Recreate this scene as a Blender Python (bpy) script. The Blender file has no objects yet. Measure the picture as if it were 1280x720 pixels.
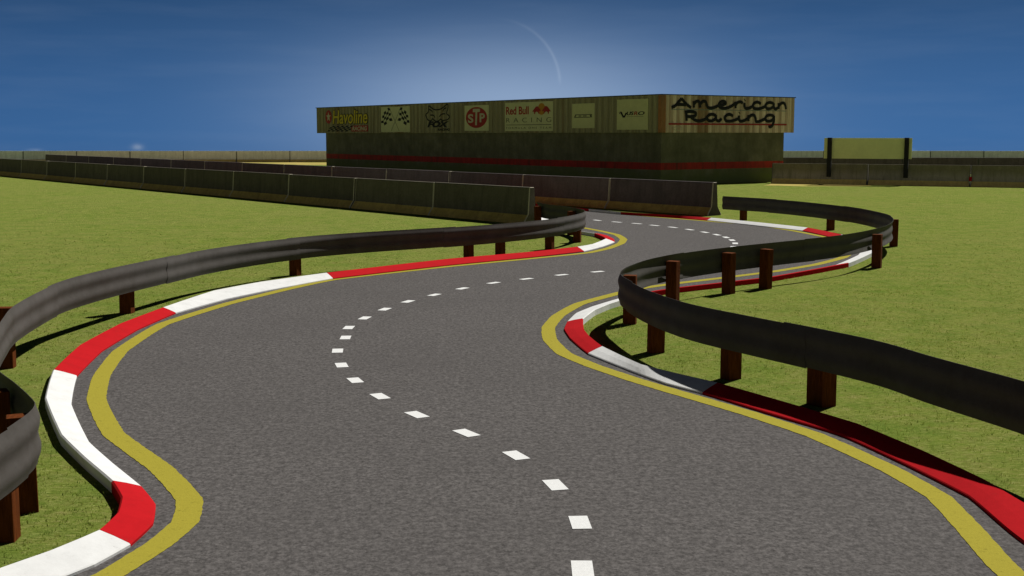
import bpy, bmesh, math, random
from mathutils import Vector, Matrix
from mathutils.geometry import tessellate_polygon
random.seed(7)
R = math.radians
S = bpy.context.scene
COL = S.collection

# ------------------------------------------------------------------ camera
F, CH = 1545.0, 2.8                      # focal length in picture widths of 1280, eye height
PITCH = math.atan(192 / F)
cam = bpy.data.objects.new('camera', bpy.data.cameras.new('camera'))
COL.objects.link(cam)
cam.data.sensor_width = 36
cam.data.lens = F / 1280 * 36
cam.data.clip_start, cam.data.clip_end = .1, 20000
cam.location = (0, 0, CH)
cam.rotation_euler = (R(90) - PITCH, 0, 0)
S.camera = cam


def ray(x, y):
    u, v = (x - 640) / F, (360 - y) / F
    return Vector((u, math.cos(PITCH) + v * math.sin(PITCH), -math.sin(PITCH) + v * math.cos(PITCH)))


def at(x, y, z=0.0):                     # surveyed point at height z
    d = ray(x, y)
    t = (z - CH) / d.z
    return Vector((d.x * t, d.y * t, z))


# ------------------------------------------------------------------ helpers
def tag(o, label=None, cat=None, group=None, kind=None):
    if label: o['label'] = label
    if cat: o['category'] = cat
    if group: o['group'] = group
    if kind: o['kind'] = kind
    return o


def empty(name, loc, rz=0.0):
    o = bpy.data.objects.new(name, None)
    COL.objects.link(o)
    o.empty_display_size = .2
    o.location = loc
    o.rotation_euler = (0, 0, rz)
    return o


def link(name, me, parent=None, mats=()):
    for m in mats: me.materials.append(m)
    o = bpy.data.objects.new(name, me)
    COL.objects.link(o)
    if parent: o.parent = parent
    return o


class MB:
    def __init__(s):
        s.v, s.f, s.m, s.sm = [], [], [], []

    def add(s, verts, faces, mi=0, smooth=False):
        b = len(s.v)
        s.v += [tuple(v) for v in verts]
        for f in faces:
            s.f.append([b + i for i in f]); s.m.append(mi); s.sm.append(smooth)

    def box(s, x0, x1, y0, y1, z0, z1, mi=0, bev=0.0):
        if bev <= 0:
            vs = [(x, y, z) for z in (z0, z1) for y in (y0, y1) for x in (x0, x1)]
            s.add(vs, [(0, 2, 3, 1), (4, 5, 7, 6), (0, 1, 5, 4), (2, 6, 7, 3), (0, 4, 6, 2), (1, 3, 7, 5)], mi)
            return
        bm = bmesh.new()
        bmesh.ops.create_cube(bm, size=1)
        for v in bm.verts:
            v.co = Vector((x0 + (v.co.x + .5) * (x1 - x0), y0 + (v.co.y + .5) * (y1 - y0), z0 + (v.co.z + .5) * (z1 - z0)))
        bmesh.ops.bevel(bm, geom=bm.edges[:], offset=bev, segments=2, affect='EDGES', profile=.5)
        bm.verts.index_update()
        s.add([v.co for v in bm.verts], [[v.index for v in f.verts] for f in bm.faces], mi)
        bm.free()

    def build(s, name, mats, parent=None):
        me = bpy.data.meshes.new(name)
        me.from_pydata(s.v, [], s.f)
        if not isinstance(mats, (list, tuple)): mats = [mats]
        me.polygons.foreach_set('material_index', s.m)
        me.polygons.foreach_set('use_smooth', s.sm)
        me.update()
        bm = bmesh.new(); bm.from_mesh(me)
        bmesh.ops.recalc_face_normals(bm, faces=bm.faces[:])
        bm.to_mesh(me); bm.free()
        return link(name, me, parent, mats)


def smooth_path(P, step, n_min=1):
    """Centripetal Catmull-Rom through P; returns resampled points and the source parameter of each."""
    P = [Vector(p) for p in P]
    A = [P[0] * 2 - P[1]] + P + [P[-1] * 2 - P[-2]]
    out, par = [], []
    for i in range(1, len(A) - 2):
        p0, p1, p2, p3 = A[i - 1:i + 3]
        t0 = 0; t1 = t0 + max(1e-4, (p1 - p0).length) ** .5
        t2 = t1 + max(1e-4, (p2 - p1).length) ** .5; t3 = t2 + max(1e-4, (p3 - p2).length) ** .5
        n = max(n_min, int(round((p2 - p1).length / step)))
        for k in range(n):
            t = t1 + (t2 - t1) * k / n
            a1 = p0 * ((t1 - t) / (t1 - t0)) + p1 * ((t - t0) / (t1 - t0))
            a2 = p1 * ((t2 - t) / (t2 - t1)) + p2 * ((t - t1) / (t2 - t1))
            a3 = p2 * ((t3 - t) / (t3 - t2)) + p3 * ((t - t2) / (t3 - t2))
            b1 = a1 * ((t2 - t) / (t2 - t0)) + a2 * ((t - t0) / (t2 - t0))
            b2 = a2 * ((t3 - t) / (t3 - t1)) + a3 * ((t - t1) / (t3 - t1))
            out.append(b1 * ((t2 - t) / (t2 - t1)) + b2 * ((t - t1) / (t2 - t1)))
            par.append(i - 1 + k / n)
    out.append(P[-1]); par.append(float(len(P) - 1))
    return out, par


def resample(P, step):
    L = [0.0]
    for a, b in zip(P, P[1:]): L.append(L[-1] + (b - a).length)
    n = max(1, int(round(L[-1] / step)))
    out, j = [], 0
    for k in range(n + 1):
        s = L[-1] * k / n
        while j < len(L) - 2 and L[j + 1] < s: j += 1
        t = (s - L[j]) / max(1e-9, L[j + 1] - L[j])
        out.append(P[j].lerp(P[j + 1], min(1, t)))
    return out, L[-1]


def tangents(P):
    T = []
    for i in range(len(P)):
        d = P[min(i + 1, len(P) - 1)] - P[max(i - 1, 0)]
        d.z = 0
        T.append(d.normalized())
    return T


# ------------------------------------------------------------------ materials
class NT:
    def __init__(s, name):
        s.mat = bpy.data.materials.new(name); s.mat.use_nodes = True
        s.t = s.mat.node_tree; s.b = s.t.nodes['Principled BSDF']
        s.tc = s.t.nodes.new('ShaderNodeTexCoord')

    def n(s, typ, **kw):
        o = s.t.nodes.new(typ)
        for k, v in kw.items():
            if k.startswith('i_'): o.inputs[k[2:].replace('_', ' ')].default_value = v
            else: setattr(o, k, v)
        return o

    def l(s, a, b): s.t.links.new(a, b)

    def noise(s, scale, detail=4, rough=.6, stretch=None, coord='Object', dist=0.0, off=None):
        o = s.n('ShaderNodeTexNoise', i_Scale=scale, i_Detail=detail, i_Roughness=rough, i_Distortion=dist)
        src = s.tc.outputs[coord]
        if stretch or off is not None:
            m = s.n('ShaderNodeMapping')
            if stretch: m.inputs['Scale'].default_value = stretch
            s.l(src, m.inputs['Vector'])
            if off is not None: s.l(off, m.inputs['Location'])
            src = m.outputs['Vector']
        s.l(src, o.inputs['Vector'])
        return o.outputs['Fac']

    def ramp(s, fac, stops):
        o = s.n('ShaderNodeValToRGB')
        e = o.color_ramp.elements
        while len(e) < len(stops): e.new(.5)
        for k, (p, c) in zip(e, stops): k.position = p; k.color = (*c, 1) if len(c) == 3 else c
        s.l(fac, o.inputs['Fac'])
        return o.outputs['Color']

    def mix(s, fac, a, b, blend='MIX'):
        o = s.n('ShaderNodeMix', data_type='RGBA', blend_type=blend)
        for k, v in ((0, fac), (6, a), (7, b)):
            if hasattr(v, 'is_output') or isinstance(v, bpy.types.NodeSocket): s.l(v, o.inputs[k])
            else: o.inputs[k].default_value = v if k == 0 else (*v, 1)
        return o.outputs[2]

    def math(s, op, a, b=0.0, clamp=False):
        o = s.n('ShaderNodeMath', operation=op, use_clamp=clamp)
        for k, v in ((0, a), (1, b)):
            if isinstance(v, bpy.types.NodeSocket): s.l(v, o.inputs[k])
            else: o.inputs[k].default_value = v
        return o.outputs[0]

    def bump(s, h, strength=.3, dist=.01):
        o = s.n('ShaderNodeBump', i_Strength=strength, i_Distance=dist)
        s.l(h, o.inputs['Height']); s.l(o.outputs['Normal'], s.b.inputs['Normal'])

    def fin(s, col, rough=.8, metal=0.0, spec=.3):
        if isinstance(col, bpy.types.NodeSocket): s.l(col, s.b.inputs['Base Color'])
        else: s.b.inputs['Base Color'].default_value = (*col, 1)
        if isinstance(rough, bpy.types.NodeSocket): s.l(rough, s.b.inputs['Roughness'])
        else: s.b.inputs['Roughness'].default_value = rough
        s.b.inputs['Metallic'].default_value = metal
        s.b.inputs['Specular IOR Level'].default_value = spec
        return s.mat


def mul(c, k): return tuple(min(1, x * k) for x in c)


def mottled(name, c, var=.35, scale=6, rough=.8, metal=0.0, spec=.3, bump=.15, streak=None):
    m = NT(name)
    rnd = m.n('ShaderNodeObjectInfo').outputs['Random']
    off = m.n('ShaderNodeCombineXYZ'); k = m.math('MULTIPLY', rnd, 37.0)
    m.l(k, off.inputs[0]); m.l(k, off.inputs[1])
    a = m.noise(scale, 6, .65, off=off.outputs[0])
    b = m.noise(scale * 7, 4, .7, off=off.outputs[0])
    col = m.ramp(a, [(.3, mul(c, 1 - var)), (.7, mul(c, 1 + var))])
    col = m.mix(.35, col, m.ramp(b, [(.3, mul(c, 1 - var)), (.7, mul(c, 1 + var))]))
    if streak:
        sfac = m.noise(3, 5, .7, stretch=streak[1], off=off.outputs[0])
        f = m.ramp(sfac, [(.45, (0, 0, 0)), (.75, (1, 1, 1))])
        col = m.mix(f, col, streak[0])
    m.bump(b, bump, .01)
    return m.fin(col, rough, metal, spec)


def mat_grass():
    m = NT('grass')
    big = m.noise(.22, 4, .6); mid = m.noise(1.6, 6, .75); pat = m.noise(4.5, 6, .85, stretch=(.7, 1.2, 1))
    fine = m.noise(24, 4, .8, stretch=(.55, 1.3, 1), dist=.6); vf = m.noise(75, 3, .8)
    green = m.ramp(fine, [(.28, (0.0579, 0.0929, 0.0108)), (.42, (0.1265, 0.1758, 0.0248)), (.55, (0.1746, 0.2166, 0.0421)), (.72, (0.2815, 0.2926, 0.0972))])
    tan = m.ramp(fine, [(.28, (0.0962, 0.0938, 0.0216)), (.5, (0.2046, 0.1966, 0.0594)), (.72, (0.3490, 0.3215, 0.1350))])
    lush = m.ramp(fine, [(.3, (0.0495, 0.0988, 0.0115)), (.7, (0.1530, 0.2236, 0.0368))])
    col = m.mix(m.ramp(pat, [(.45, (0, 0, 0)), (.62, (.75, .75, .75))]), green, tan)
    col = m.mix(m.ramp(mid, [(.45, (0, 0, 0)), (.62, (.75, .75, .75))]), col, lush)
    col = m.mix(m.ramp(big, [(.38, (0, 0, 0)), (.66, (.28, .28, .28))]), col, tan)
    col = m.mix(.5, col, m.ramp(vf, [(.3, (.28, .28, .28)), (.7, (.80, .80, .80))]), 'OVERLAY')
    m.bump(m.math('ADD', fine, vf), .7, .03)
    return m.fin(col, 1.0, 0, .0)


def mat_asphalt():
    m = NT('asphalt')
    big = m.noise(.45, 5, .65); med = m.noise(10, 5, .8, stretch=(.9, 1, 1)); fine = m.noise(23, 3, .7, stretch=(1, .8, 1)); vf = m.noise(55, 3, .8)
    vor = m.n('ShaderNodeTexVoronoi', i_Scale=38.0)
    m.l(m.tc.outputs['Object'], vor.inputs['Vector'])
    c = (.083, .0775, .0755)
    col = m.ramp(fine, [(.38, mul(c, .33)), (.5, c), (.62, mul(c, 2.0))])
    col = m.mix(.45, col, m.ramp(med, [(.38, mul(c, .5)), (.5, c), (.62, mul(c, 1.65))]))
    col = m.mix(.35, col, m.ramp(vf, [(.32, mul(c, .3)), (.5, c), (.68, mul(c, 2.0))]))
    sp = m.ramp(vor.outputs['Color'], [(.82, (0, 0, 0)), (.96, (.6, .6, .6))])
    col = m.mix(sp, col, mul(c, 1.9))
    col = m.mix(m.ramp(big, [(.4, (0, 0, 0)), (.7, (.30, .30, .30))]), col, mul(c, .74))
    m.bump(m.math('ADD', fine, med), .5, .012)
    return m.fin(col, .95, 0, .06)


def mat_paint(name, c, under=(.085, .08, .076), wear=.5):
    m = NT(name)
    a = m.noise(14, 6, .75); b = m.noise(70, 4, .8)
    s = m.math('ADD', m.math('MULTIPLY', a, .6), m.math('MULTIPLY', b, .4))
    f = m.ramp(s, [(wear - .09, (0, 0, 0)), (wear + .04, (1, 1, 1))])
    col = m.mix(f, mul(c, .5 if wear > .3 else .8), m.ramp(b, [(.3, mul(c, .88)), (.7, mul(c, 1.08))]))
    m.bump(b, .4, .006)
    return m.fin(col, .95, 0, .04)


def mat_kerb(name, c, dirt=(.16, .13, .09)):
    m = NT(name)
    a = m.noise(5, 6, .7); b = m.noise(40, 5, .75)
    col = m.ramp(a, [(.3, mul(c, .88)), (.6, c)])
    f = m.ramp(m.math('ADD', m.math('MULTIPLY', a, .5), m.math('MULTIPLY', b, .5)), [(.28, (.5, .5, .5)), (.40, (0, 0, 0))])
    col = m.mix(f, col, dirt)
    m.bump(b, .25, .006)
    return m.fin(col, .95, 0, .03)


def mat_rail():
    m = NT('weathered_rail_steel')
    a = m.noise(2.2, 5, .65); b = m.noise(22, 5, .75)
    st = m.noise(5, 5, .75, stretch=(1, 1, 6))
    col = m.ramp(a, [(.3, (0.0459, 0.0403, 0.0337)), (.7, (0.0703, 0.0636, 0.0578))])
    col = m.mix(m.ramp(b, [(.45, (0, 0, 0)), (.75, (0.4590, 0.4773, 0.5415))]), col, (0.0888, 0.0828, 0.0769))
    col = m.mix(m.ramp(st, [(.60, (0, 0, 0)), (.74, (0.7140, 0.7425, 0.8423))]), col, (0.0306, 0.0266, 0.0240))
    m.bump(b, .12, .004)
    return m.fin(col, m.ramp(b, [(.3, (.68,) * 3), (.7, (.85,) * 3)]), .0, .2)


def mat_wood():
    m = NT('red_brown_timber')
    a = m.noise(9, 6, .7, stretch=(5, 5, .5)); b = m.noise(30, 4, .7, stretch=(4, 4, .6))
    col = m.ramp(a, [(.3, (.050, .013, .003)), (.55, (.115, .030, .006)), (.75, (.165, .047, .010))])
    m.bump(b, .5, .008)
    return m.fin(col, .9, 0, .05)


def mat_wall():
    m = NT('mossy_wall')
    a = m.noise(.9, 6, .7); s = m.noise(1.4, 6, .75, stretch=(1, 1, .14)); f = m.noise(14, 5, .75)
    col = m.ramp(a, [(.3, (0.0881, 0.0858, 0.0522)), (.5, (0.1295, 0.1243, 0.0779)), (.72, (0.1968, 0.1813, 0.1206))])
    col = m.mix(m.ramp(s, [(.45, (0, 0, 0)), (.7, (0.4125, 0.4275, 0.5625))]), col, (0.0479, 0.0496, 0.0263))
    col = m.mix(.4, col, m.ramp(f, [(.3, (.3, .3, .3)), (.7, (.72, .72, .72))]), 'OVERLAY')
    # green growth from the foot up to the painted stripe
    sep = m.n('ShaderNodeSeparateXYZ'); m.l(m.tc.outputs['Object'], sep.inputs[0])
    h = m.math('ADD', sep.outputs[2], m.math('MULTIPLY', m.math('SUBTRACT', a, .5), .8))
    g = m.ramp(h, [(.35, (.8, .8, .8)), (1.0, (0, 0, 0))])
    col = m.mix(g, col, (0.119, 0.147, 0.045))
    m.bump(f, .4, .02)
    return m.fin(col, .9, 0, .2)


def mat_fascia(name, palette, dark):
    m = NT(name)
    s = m.noise(2.6, 5, .75, stretch=(1, 1, .05)); a = m.noise(.55, 3, .5, stretch=(1, 1, .03)); f = m.noise(18, 5, .7)
    col = m.ramp(s, palette)
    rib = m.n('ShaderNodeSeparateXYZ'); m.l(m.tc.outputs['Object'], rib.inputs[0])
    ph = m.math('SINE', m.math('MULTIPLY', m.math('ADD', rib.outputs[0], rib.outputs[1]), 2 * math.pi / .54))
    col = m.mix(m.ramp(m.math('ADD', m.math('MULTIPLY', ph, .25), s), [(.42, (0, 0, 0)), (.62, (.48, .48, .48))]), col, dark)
    rust = m.ramp(a, [(.56, (0, 0, 0)), (.68, (.75, .75, .75))])
    col = m.mix(rust, col, m.ramp(s, [(.35, (.12, .075, .03)), (.65, (.24, .13, .05))]))
    col = m.mix(.3, col, m.ramp(f, [(.3, (.35, .35, .35)), (.7, (.7, .7, .7))]), 'OVERLAY')
    return m.fin(col, .8, 0, .15)


def mat_barrier(name, c, c2, streak, var=.3, rough=.9):
    """concrete: body mottling, vertical run-off streaks, darker or paler lower half"""
    m = NT(name)
    rnd = m.n('ShaderNodeObjectInfo').outputs['Random']
    off = m.n('ShaderNodeCombineXYZ'); k = m.math('MULTIPLY', rnd, 53.0)
    m.l(k, off.inputs[0]); m.l(k, off.inputs[1])
    a = m.noise(2.0, 6, .7, off=off.outputs[0]); f = m.noise(16, 5, .75, off=off.outputs[0])
    s = m.noise(4.5, 5, .7, stretch=(1, 1, .12), off=off.outputs[0])
    sep = m.n('ShaderNodeSeparateXYZ'); m.l(m.tc.outputs['Object'], sep.inputs[0])
    h = m.math('ADD', sep.outputs[2], m.math('MULTIPLY', m.math('SUBTRACT', a, .5), .7))
    base = m.mix(m.ramp(h, [(.5, (1, 1, 1)), (.85, (0, 0, 0))]), c, c2)
    col = m.mix(.55, base, m.ramp(a, [(.3, mul(c, 1 - var)), (.7, mul(c, 1 + var))]))
    col = m.mix(m.ramp(s, [(.46, (0, 0, 0)), (.72, (.8, .8, .8))]), col, streak)
    col = m.mix(.35, col, m.ramp(f, [(.3, (.33, .33, .33)), (.7, (.72, .72, .72))]), 'OVERLAY')
    bri = m.n('ShaderNodeHueSaturation')
    m.l(m.math('ADD', m.math('MULTIPLY', rnd, .3), .85), bri.inputs['Value']); m.l(col, bri.inputs['Color'])
    m.bump(f, .35, .012)
    return m.fin(bri.outputs[0], rough, 0, .2)


M = dict(
    grass=mat_grass(), asphalt=mat_asphalt(),
    yellow=mat_paint('yellow_line_paint', (.31, .27, .034), wear=.41),
    white=mat_paint('white_line_paint', (.66, .665, .66), wear=.30),
    kerb_white=mat_kerb('white_kerb_paint', (.66, .665, .66)),
    kerb_red=mat_kerb('red_kerb_paint', (.42, .009, .013), (.13, .06, .04)),
    rail=mat_rail(), wood=mat_wood(), wall=mat_wall(),
    steel=mottled('galvanised_bolt', (.22, .21, .2), .3, 20, .45, .8),
    stripe=mottled('red_stripe_paint', (.34, .022, .014), .3, 3, .75, streak=((.09, .02, .012), (1, 1, .15))),
    roof=mottled('roof_felt', (.06, .06, .055), .3, 2, .9),
    trim=mottled('dark_trim_metal', (.035, .04, .035), .3, 4, .6),
    black=mottled('black_lettering', (.008, .008, .008), .2, 5, .7),
    dkgrey=mottled('grey_lettering', (.07, .075, .04), .2, 5, .7),
    red=mottled('red_lettering', (.30, .022, .018), .2, 6, .7),
    gold=mottled('yellow_lettering', (.50, .40, .025), .2, 6, .7),
    orange=mottled('orange_lettering', (.42, .20, .02), .2, 6, .7),
    teal=mottled('faded_teal_line', (.16, .22, .18), .25, 6, .7),
    cream=mottled('cream_lettering', (.44, .42, .28), .2, 6, .7),
    board=mottled('olive_cream_board', (0.504, 0.504, 0.252), .12, 2, .7, bump=.05),
    board_pale=mottled('pale_cream_board', (0.5148, 0.5148, 0.2835), .12, 2, .7, bump=.05),
    billboard=mottled('olive_billboard', (0.720, 0.740, 0.338), .10, 1.2, .75, bump=.05),
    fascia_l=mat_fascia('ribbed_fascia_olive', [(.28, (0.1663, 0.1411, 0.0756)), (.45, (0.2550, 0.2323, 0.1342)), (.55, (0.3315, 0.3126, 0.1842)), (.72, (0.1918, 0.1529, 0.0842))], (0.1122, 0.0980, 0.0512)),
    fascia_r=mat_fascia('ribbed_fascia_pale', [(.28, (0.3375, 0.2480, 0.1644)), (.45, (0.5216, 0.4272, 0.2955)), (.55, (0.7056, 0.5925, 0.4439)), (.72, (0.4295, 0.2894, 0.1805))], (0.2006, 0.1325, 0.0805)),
    # barrier concretes
    b_moss=mat_barrier('mossy_concrete', (0.1138, 0.1022, 0.0718), (0.1042, 0.0942, 0.0644), (0.0697, 0.0620, 0.0460)),
    b_dark=mat_barrier('sooty_concrete', (0.116, 0.093, 0.093), (0.103, 0.082, 0.084), (0.073, 0.057, 0.059)),
    b_two=mat_barrier('two_tone_concrete', (0.1815, 0.1637, 0.1029), (0.4180, 0.3705, 0.3371), (0.1247, 0.1144, 0.0745)),
    b_pale=mat_barrier('pale_concrete', (.70, .71, .74), (.66, .67, .70), (.50, .51, .53), .18),
    flare_brown=mat_barrier('muddy_flare', (.50, .36, .10), (.42, .30, .08), (.28, .19, .06)),
    flare_ochre=mat_barrier('ochre_flare', (.62, .46, .16), (.56, .42, .14), (.42, .3, .1), .2),
    edge=mottled('worn_concrete_edge', (.44, .40, .30), .25, 9, .85),
    edge_dark=mottled('shadowed_joint_edge', (.10, .098, .085), .25, 9, .85),
)

# ------------------------------------------------------------------ ground
g = MB()
xs = [-3000, -900, -320, -190] + [-150 + 10 * i for i in range(31)] + [190, 320, 900, 3000]
ys = [-3000, -900, -250, -90] + [-60 + 10 * i for i in range(21)] + [165, 200, 320, 900, 3000]
def gz(x, y):
    d = max(abs(x) - 150, y - 150, -60 - y, 0)
    return -.085 * d if d > 0 else 0.0
vs = [(x, y, gz(x, y)) for y in ys for x in xs]
nx = len(xs)
g.add(vs, [(j * nx + i, j * nx + i + 1, (j + 1) * nx + i + 1, (j + 1) * nx + i) for j in range(len(ys) - 1) for i in range(nx - 1)])
ground = g.build('ground', M['grass'])
tag(ground, 'short green and yellowish grass all round the track', 'ground', kind='structure')

# ------------------------------------------------------------------ kerbs (inner = road edge, outer = grass edge)
ZI, ZO = .03, .10
W = lambda ix, iy, ox, oy: (Vector((ix, iy, ZI)), Vector((ox, oy, ZO)))
K = lambda ix, iy, ox, oy: (at(ix, iy, ZI), at(ox, oy, ZO))
# stations of the left kerb, from behind the viewer to the far straight, with the colour of the stretch that starts there
KL = [
    (W(-3.75, -9, -4.05, -9), 'r'), (W(-3.75, -4, -4.05, -4), 'w'), (W(-3.74, 1, -4.04, 1), 'r'), (W(-3.72, 4.2, -4.02, 4.2), 'w'),
    (W(-3.55, 6.2, -3.84, 6.35), ''), (K(-20, 757, -95, 748), ''),
    (K(78, 720, 0, 709), ''), (K(118, 704, 60, 688), ''),
    (K(163, 679, 122, 662), 'r'), (K(191, 653, 146, 640), ''), (K(194.5, 629, 151, 621), ''),
    (K(177, 607, 139, 601), 'w'), (K(140, 577, 104, 571), ''), (K(111, 551, 75.5, 543), ''), (K(89, 504, 56, 497), ''),
    (K(96, 469, 66, 462), 'r'), (K(127.5, 437.6, 99, 431), ''), (K(172, 411, 150, 404), ''),
    (K(219.6, 390.4, 203, 384), 'w'), (K(283, 373, 267, 363), ''), (K(333, 362.7, 326, 352), ''),
    (K(416, 347.5, 408, 340.7), 'r'), (K(560, 331, 560, 323.3), ''), (K(669, 320.6, 664, 314.4), ''),
    (K(730, 313.7, 721.5, 308.2), 'w'), (K(752.5, 308, 740, 305), ''), (K(768.2, 302.2, 756.9, 298.1), 'r'),
    (K(767.5, 298.4, 754.5, 296.0), ''), (K(757.5, 293.7, 743, 291.4), 'w'), (K(736, 287.3, 722, 288), ''),
    (K(708, 281.5, 700, 283.5), ''), (K(684, 273.5, 677, 276), ''), (K(677.5, 262, 670, 262.5), ''),
    (W(.1, 48.9, -.2, 48.6), 'r'), (W(-3.6, 53.3, -3.85, 53.1), 'w'), (W(-10.6, 61.5, -10.85, 61.3), 'r'), (W(-24, 77.5, -24.25, 77.3), 'w'), (W(-34.5, 90, -34.75, 89.8), ''),
]
# right kerb, same sense (from behind the viewer to the far straight)
KR = [
    (W(4.35, -9, 4.65, -9), 'w'), (W(4.35, -3, 4.65, -3), 'r'), (W(4.3, 2, 4.6, 2), 'w'), (W(4.15, 5.5, 4.47, 5.5), 'r'), (W(3.85, 7.6, 4.2, 7.7), ''),
    (K(1280, 676, 1290, 633), ''), (K(1211, 619, 1232, 599), ''), (K(1132, 579, 1153, 562), ''), (K(1050.4, 541.7, 1073, 529), ''),
    (K(965, 516.7, 982, 502), ''), (K(878, 490, 898, 478), 'w'), (K(832.5, 478.5, 846, 466), ''), (K(795, 465, 802, 455), ''),
    (K(735, 441, 754, 432.5), 'r'), (K(712.5, 422.5, 737.5, 420), ''), (K(705, 411, 730, 411), ''),
    (K(709, 401.5, 729, 398), 'w'), (K(730, 385.5, 744, 386.5), ''), (K(755, 376.8, 762, 379), ''), (K(778, 369.5, 786, 371.5), ''),
    (K(803, 362.5, 812, 364.5), 'r'), (K(836, 357, 842, 359.8), ''), (K(898, 350, 900, 353.2), ''), (K(962, 342.2, 966, 345.6), ''),
    (K(1056, 326, 1061, 328.3), 'w'), (K(1079, 316, 1090, 315.5), ''), (K(1079, 308, 1094, 306), ''),
    (K(1066, 302, 1079, 298.5), ''), (K(1042, 296.8, 1053, 293), 'r'), (K(1003, 288, 1010, 284.3), 'w'), (K(884, 275.0, 889.5, 272), 'r'),
    (K(775, 266.6, 776, 264.8), 'w'), (K(735, 262.8, 736, 261), 'r'),
]
def extend_row2():
    # the far kerb carries on at the foot of the dark barrier row
    a, b = Vector((6.1, 42.6, 0)), Vector((-39.0, 103.0, 0))
    d = (b - a).normalized(); n = Vector((d.y, -d.x, 0))
    out = []
    for s, c in ((12.5, 'w'), (23, 'r'), (34, 'w'), (45, 'r'), (58, 'w'), (74, '')):
        p = a + d * s
        out.append(((p + n * -.22 + Vector((0, 0, ZI))), (p + n * .06 + Vector((0, 0, ZO))), c))
    return [((i, o), c) for i, o, c in out]
KR = KR + extend_row2()

def dense_kerb(st):
    mid = [(i + o) / 2 for (i, o), c in st]
    n = len(st)
    I, par = smooth_path([s[0][0] for s in st], .12, 3)
    # resample the outer edge at the same parameters
    out_i, out_o = [], []
    A = [s[0][0] for s in st]; B = [s[0][1] for s in st]
    def cr(P, t):
        k = min(int(t), n - 2); u = t - k
        p1, p2 = P[k], P[k + 1]
        p0 = P[k - 1] if k > 0 else p1 * 2 - p2
        p3 = P[k + 2] if k + 2 < n else p2 * 2 - p1
        a = max(1e-4, (p1 - p0).length) ** .5; b = max(1e-4, (p2 - p1).length) ** .5; c = max(1e-4, (p3 - p2).length) ** .5
        t0, t1, t2, t3 = 0, a, a + b, a + b + c
        t = t1 + (t2 - t1) * u
        a1 = p0 * ((t1 - t) / a) + p1 * ((t - t0) / a)
        a2 = p1 * ((t2 - t) / b) + p2 * ((t - t1) / b)
        a3 = p2 * ((t3 - t) / c) + p3 * ((t - t2) / c)
        b1 = a1 * ((t2 - t) / (a + b)) + a2 * ((t - t0) / (a + b))
        b2 = a2 * ((t3 - t) / (b + c)) + a3 * ((t - t1) / (b + c))
        q = b1 * ((t2 - t) / b) + b2 * ((t - t1) / b)
        return q.lerp(p1.lerp(p2, u), .72)       # laid in nearly straight blocks
    return par, [cr(A, t) for t in par], [cr(B, t) for t in par]

def fix_width(st, k0, k1, lo=.24, hi=.42, w=.31):
    out = []
    for k, ((i, o), c) in enumerate(st):
        d = i - o; d.z = 0
        if k0 <= k <= k1 and not lo <= d.length <= hi:
            a = st[max(0, k - 1)][0][1]; b = st[min(len(st) - 1, k + 1)][0][1]
            t = b - a; t.z = 0; t.normalize()
            n = Vector((t.y, -t.x, 0))
            if n.dot(d) < 0: n = -n
            i = o + n * w; i.z = ZI
        out.append(((i, o), c))
    return out
KL, KR = fix_width(KL, 27, 32), fix_width(KR, 17, 26)

def build_kerb(st, label):
    par, I, O = dense_kerb(st)
    root = empty('kerb', (I[len(I) // 2].x, I[len(I) // 2].y, 0))
    tag(root, label, 'kerb', kind='structure')
    c0 = Vector(root.location)
    cuts = [(k, s[1]) for k, s in enumerate(st) if s[1]] + [(len(st) - 1, '')]
    for (k0, c), (k1, _) in zip(cuts, cuts[1:]):
        idx = [j for j, t in enumerate(par) if k0 - 1e-6 <= t <= k1 + 1e-6]
        if len(idx) < 2: continue
        a = [I[j].copy() for j in idx]; b = [O[j].copy() for j in idx]
        for L in (a, b):          # 6 mm joint between painted blocks
            L[0] = L[0].lerp(L[1], min(.4, .004 / max(1e-6, (L[1] - L[0]).length)))
        m = MB()
        rows = []
        for p, q in zip(a, b):
            w = (q - p); w.z = 0; w.normalize()
            pz, qz = ZI, ZO
            prof = [(p, -.03), (p, pz - .008), (p + w * .01, pz), (p.lerp(q, .5), (pz + qz) / 2 + .004), (q - w * .015, qz), (q, qz - .012), (q, -.03)]
            rows.append([Vector((v.x, v.y, z)) - c0 for v, z in prof])
        n = len(rows[0])
        m.add([v for r in rows for v in r], [(i * n + j, i * n + j + 1, (i + 1) * n + j + 1, (i + 1) * n + j) for i in range(len(rows) - 1) for j in range(n - 1)])
        m.add(rows[0], [list(range(n))]); m.add(rows[-1], [list(range(n))[::-1]])
        m.build('red_block' if c == 'r' else 'white_block', M['kerb_red' if c == 'r' else 'kerb_white'], root)
    return par, I, O

_, LI, LO = build_kerb(KL, 'red and white kerb along the left edge of the track')
_, RI, RO = build_kerb(KR, 'red and white kerb along the right edge of the track')

# ------------------------------------------------------------------ road
def sheet(name, loop, z, mat, parent=None):
    tri = tessellate_polygon([[Vector((p.x, p.y, 0)) for p in loop]])
    m = MB(); m.add([(p.x, p.y, z) for p in loop], tri)
    o = m.build(name, mat, parent)
    if o.data.polygons[0].normal.z < 0: o.data.flip_normals()
    return o
def widen(P, Q, w):  # push the asphalt a little under the kerb
    return [a.lerp(b, w) for a, b in zip(P, Q)]
l_edge = widen(LI, LO, .3); r_edge = widen(RI, RO, .3)
loop = l_edge + r_edge[::-1]
road = sheet('road', loop, .004, M['asphalt'])
tag(road, 'winding grey asphalt race track with painted edge and centre lines', 'road', kind='structure')

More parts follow.
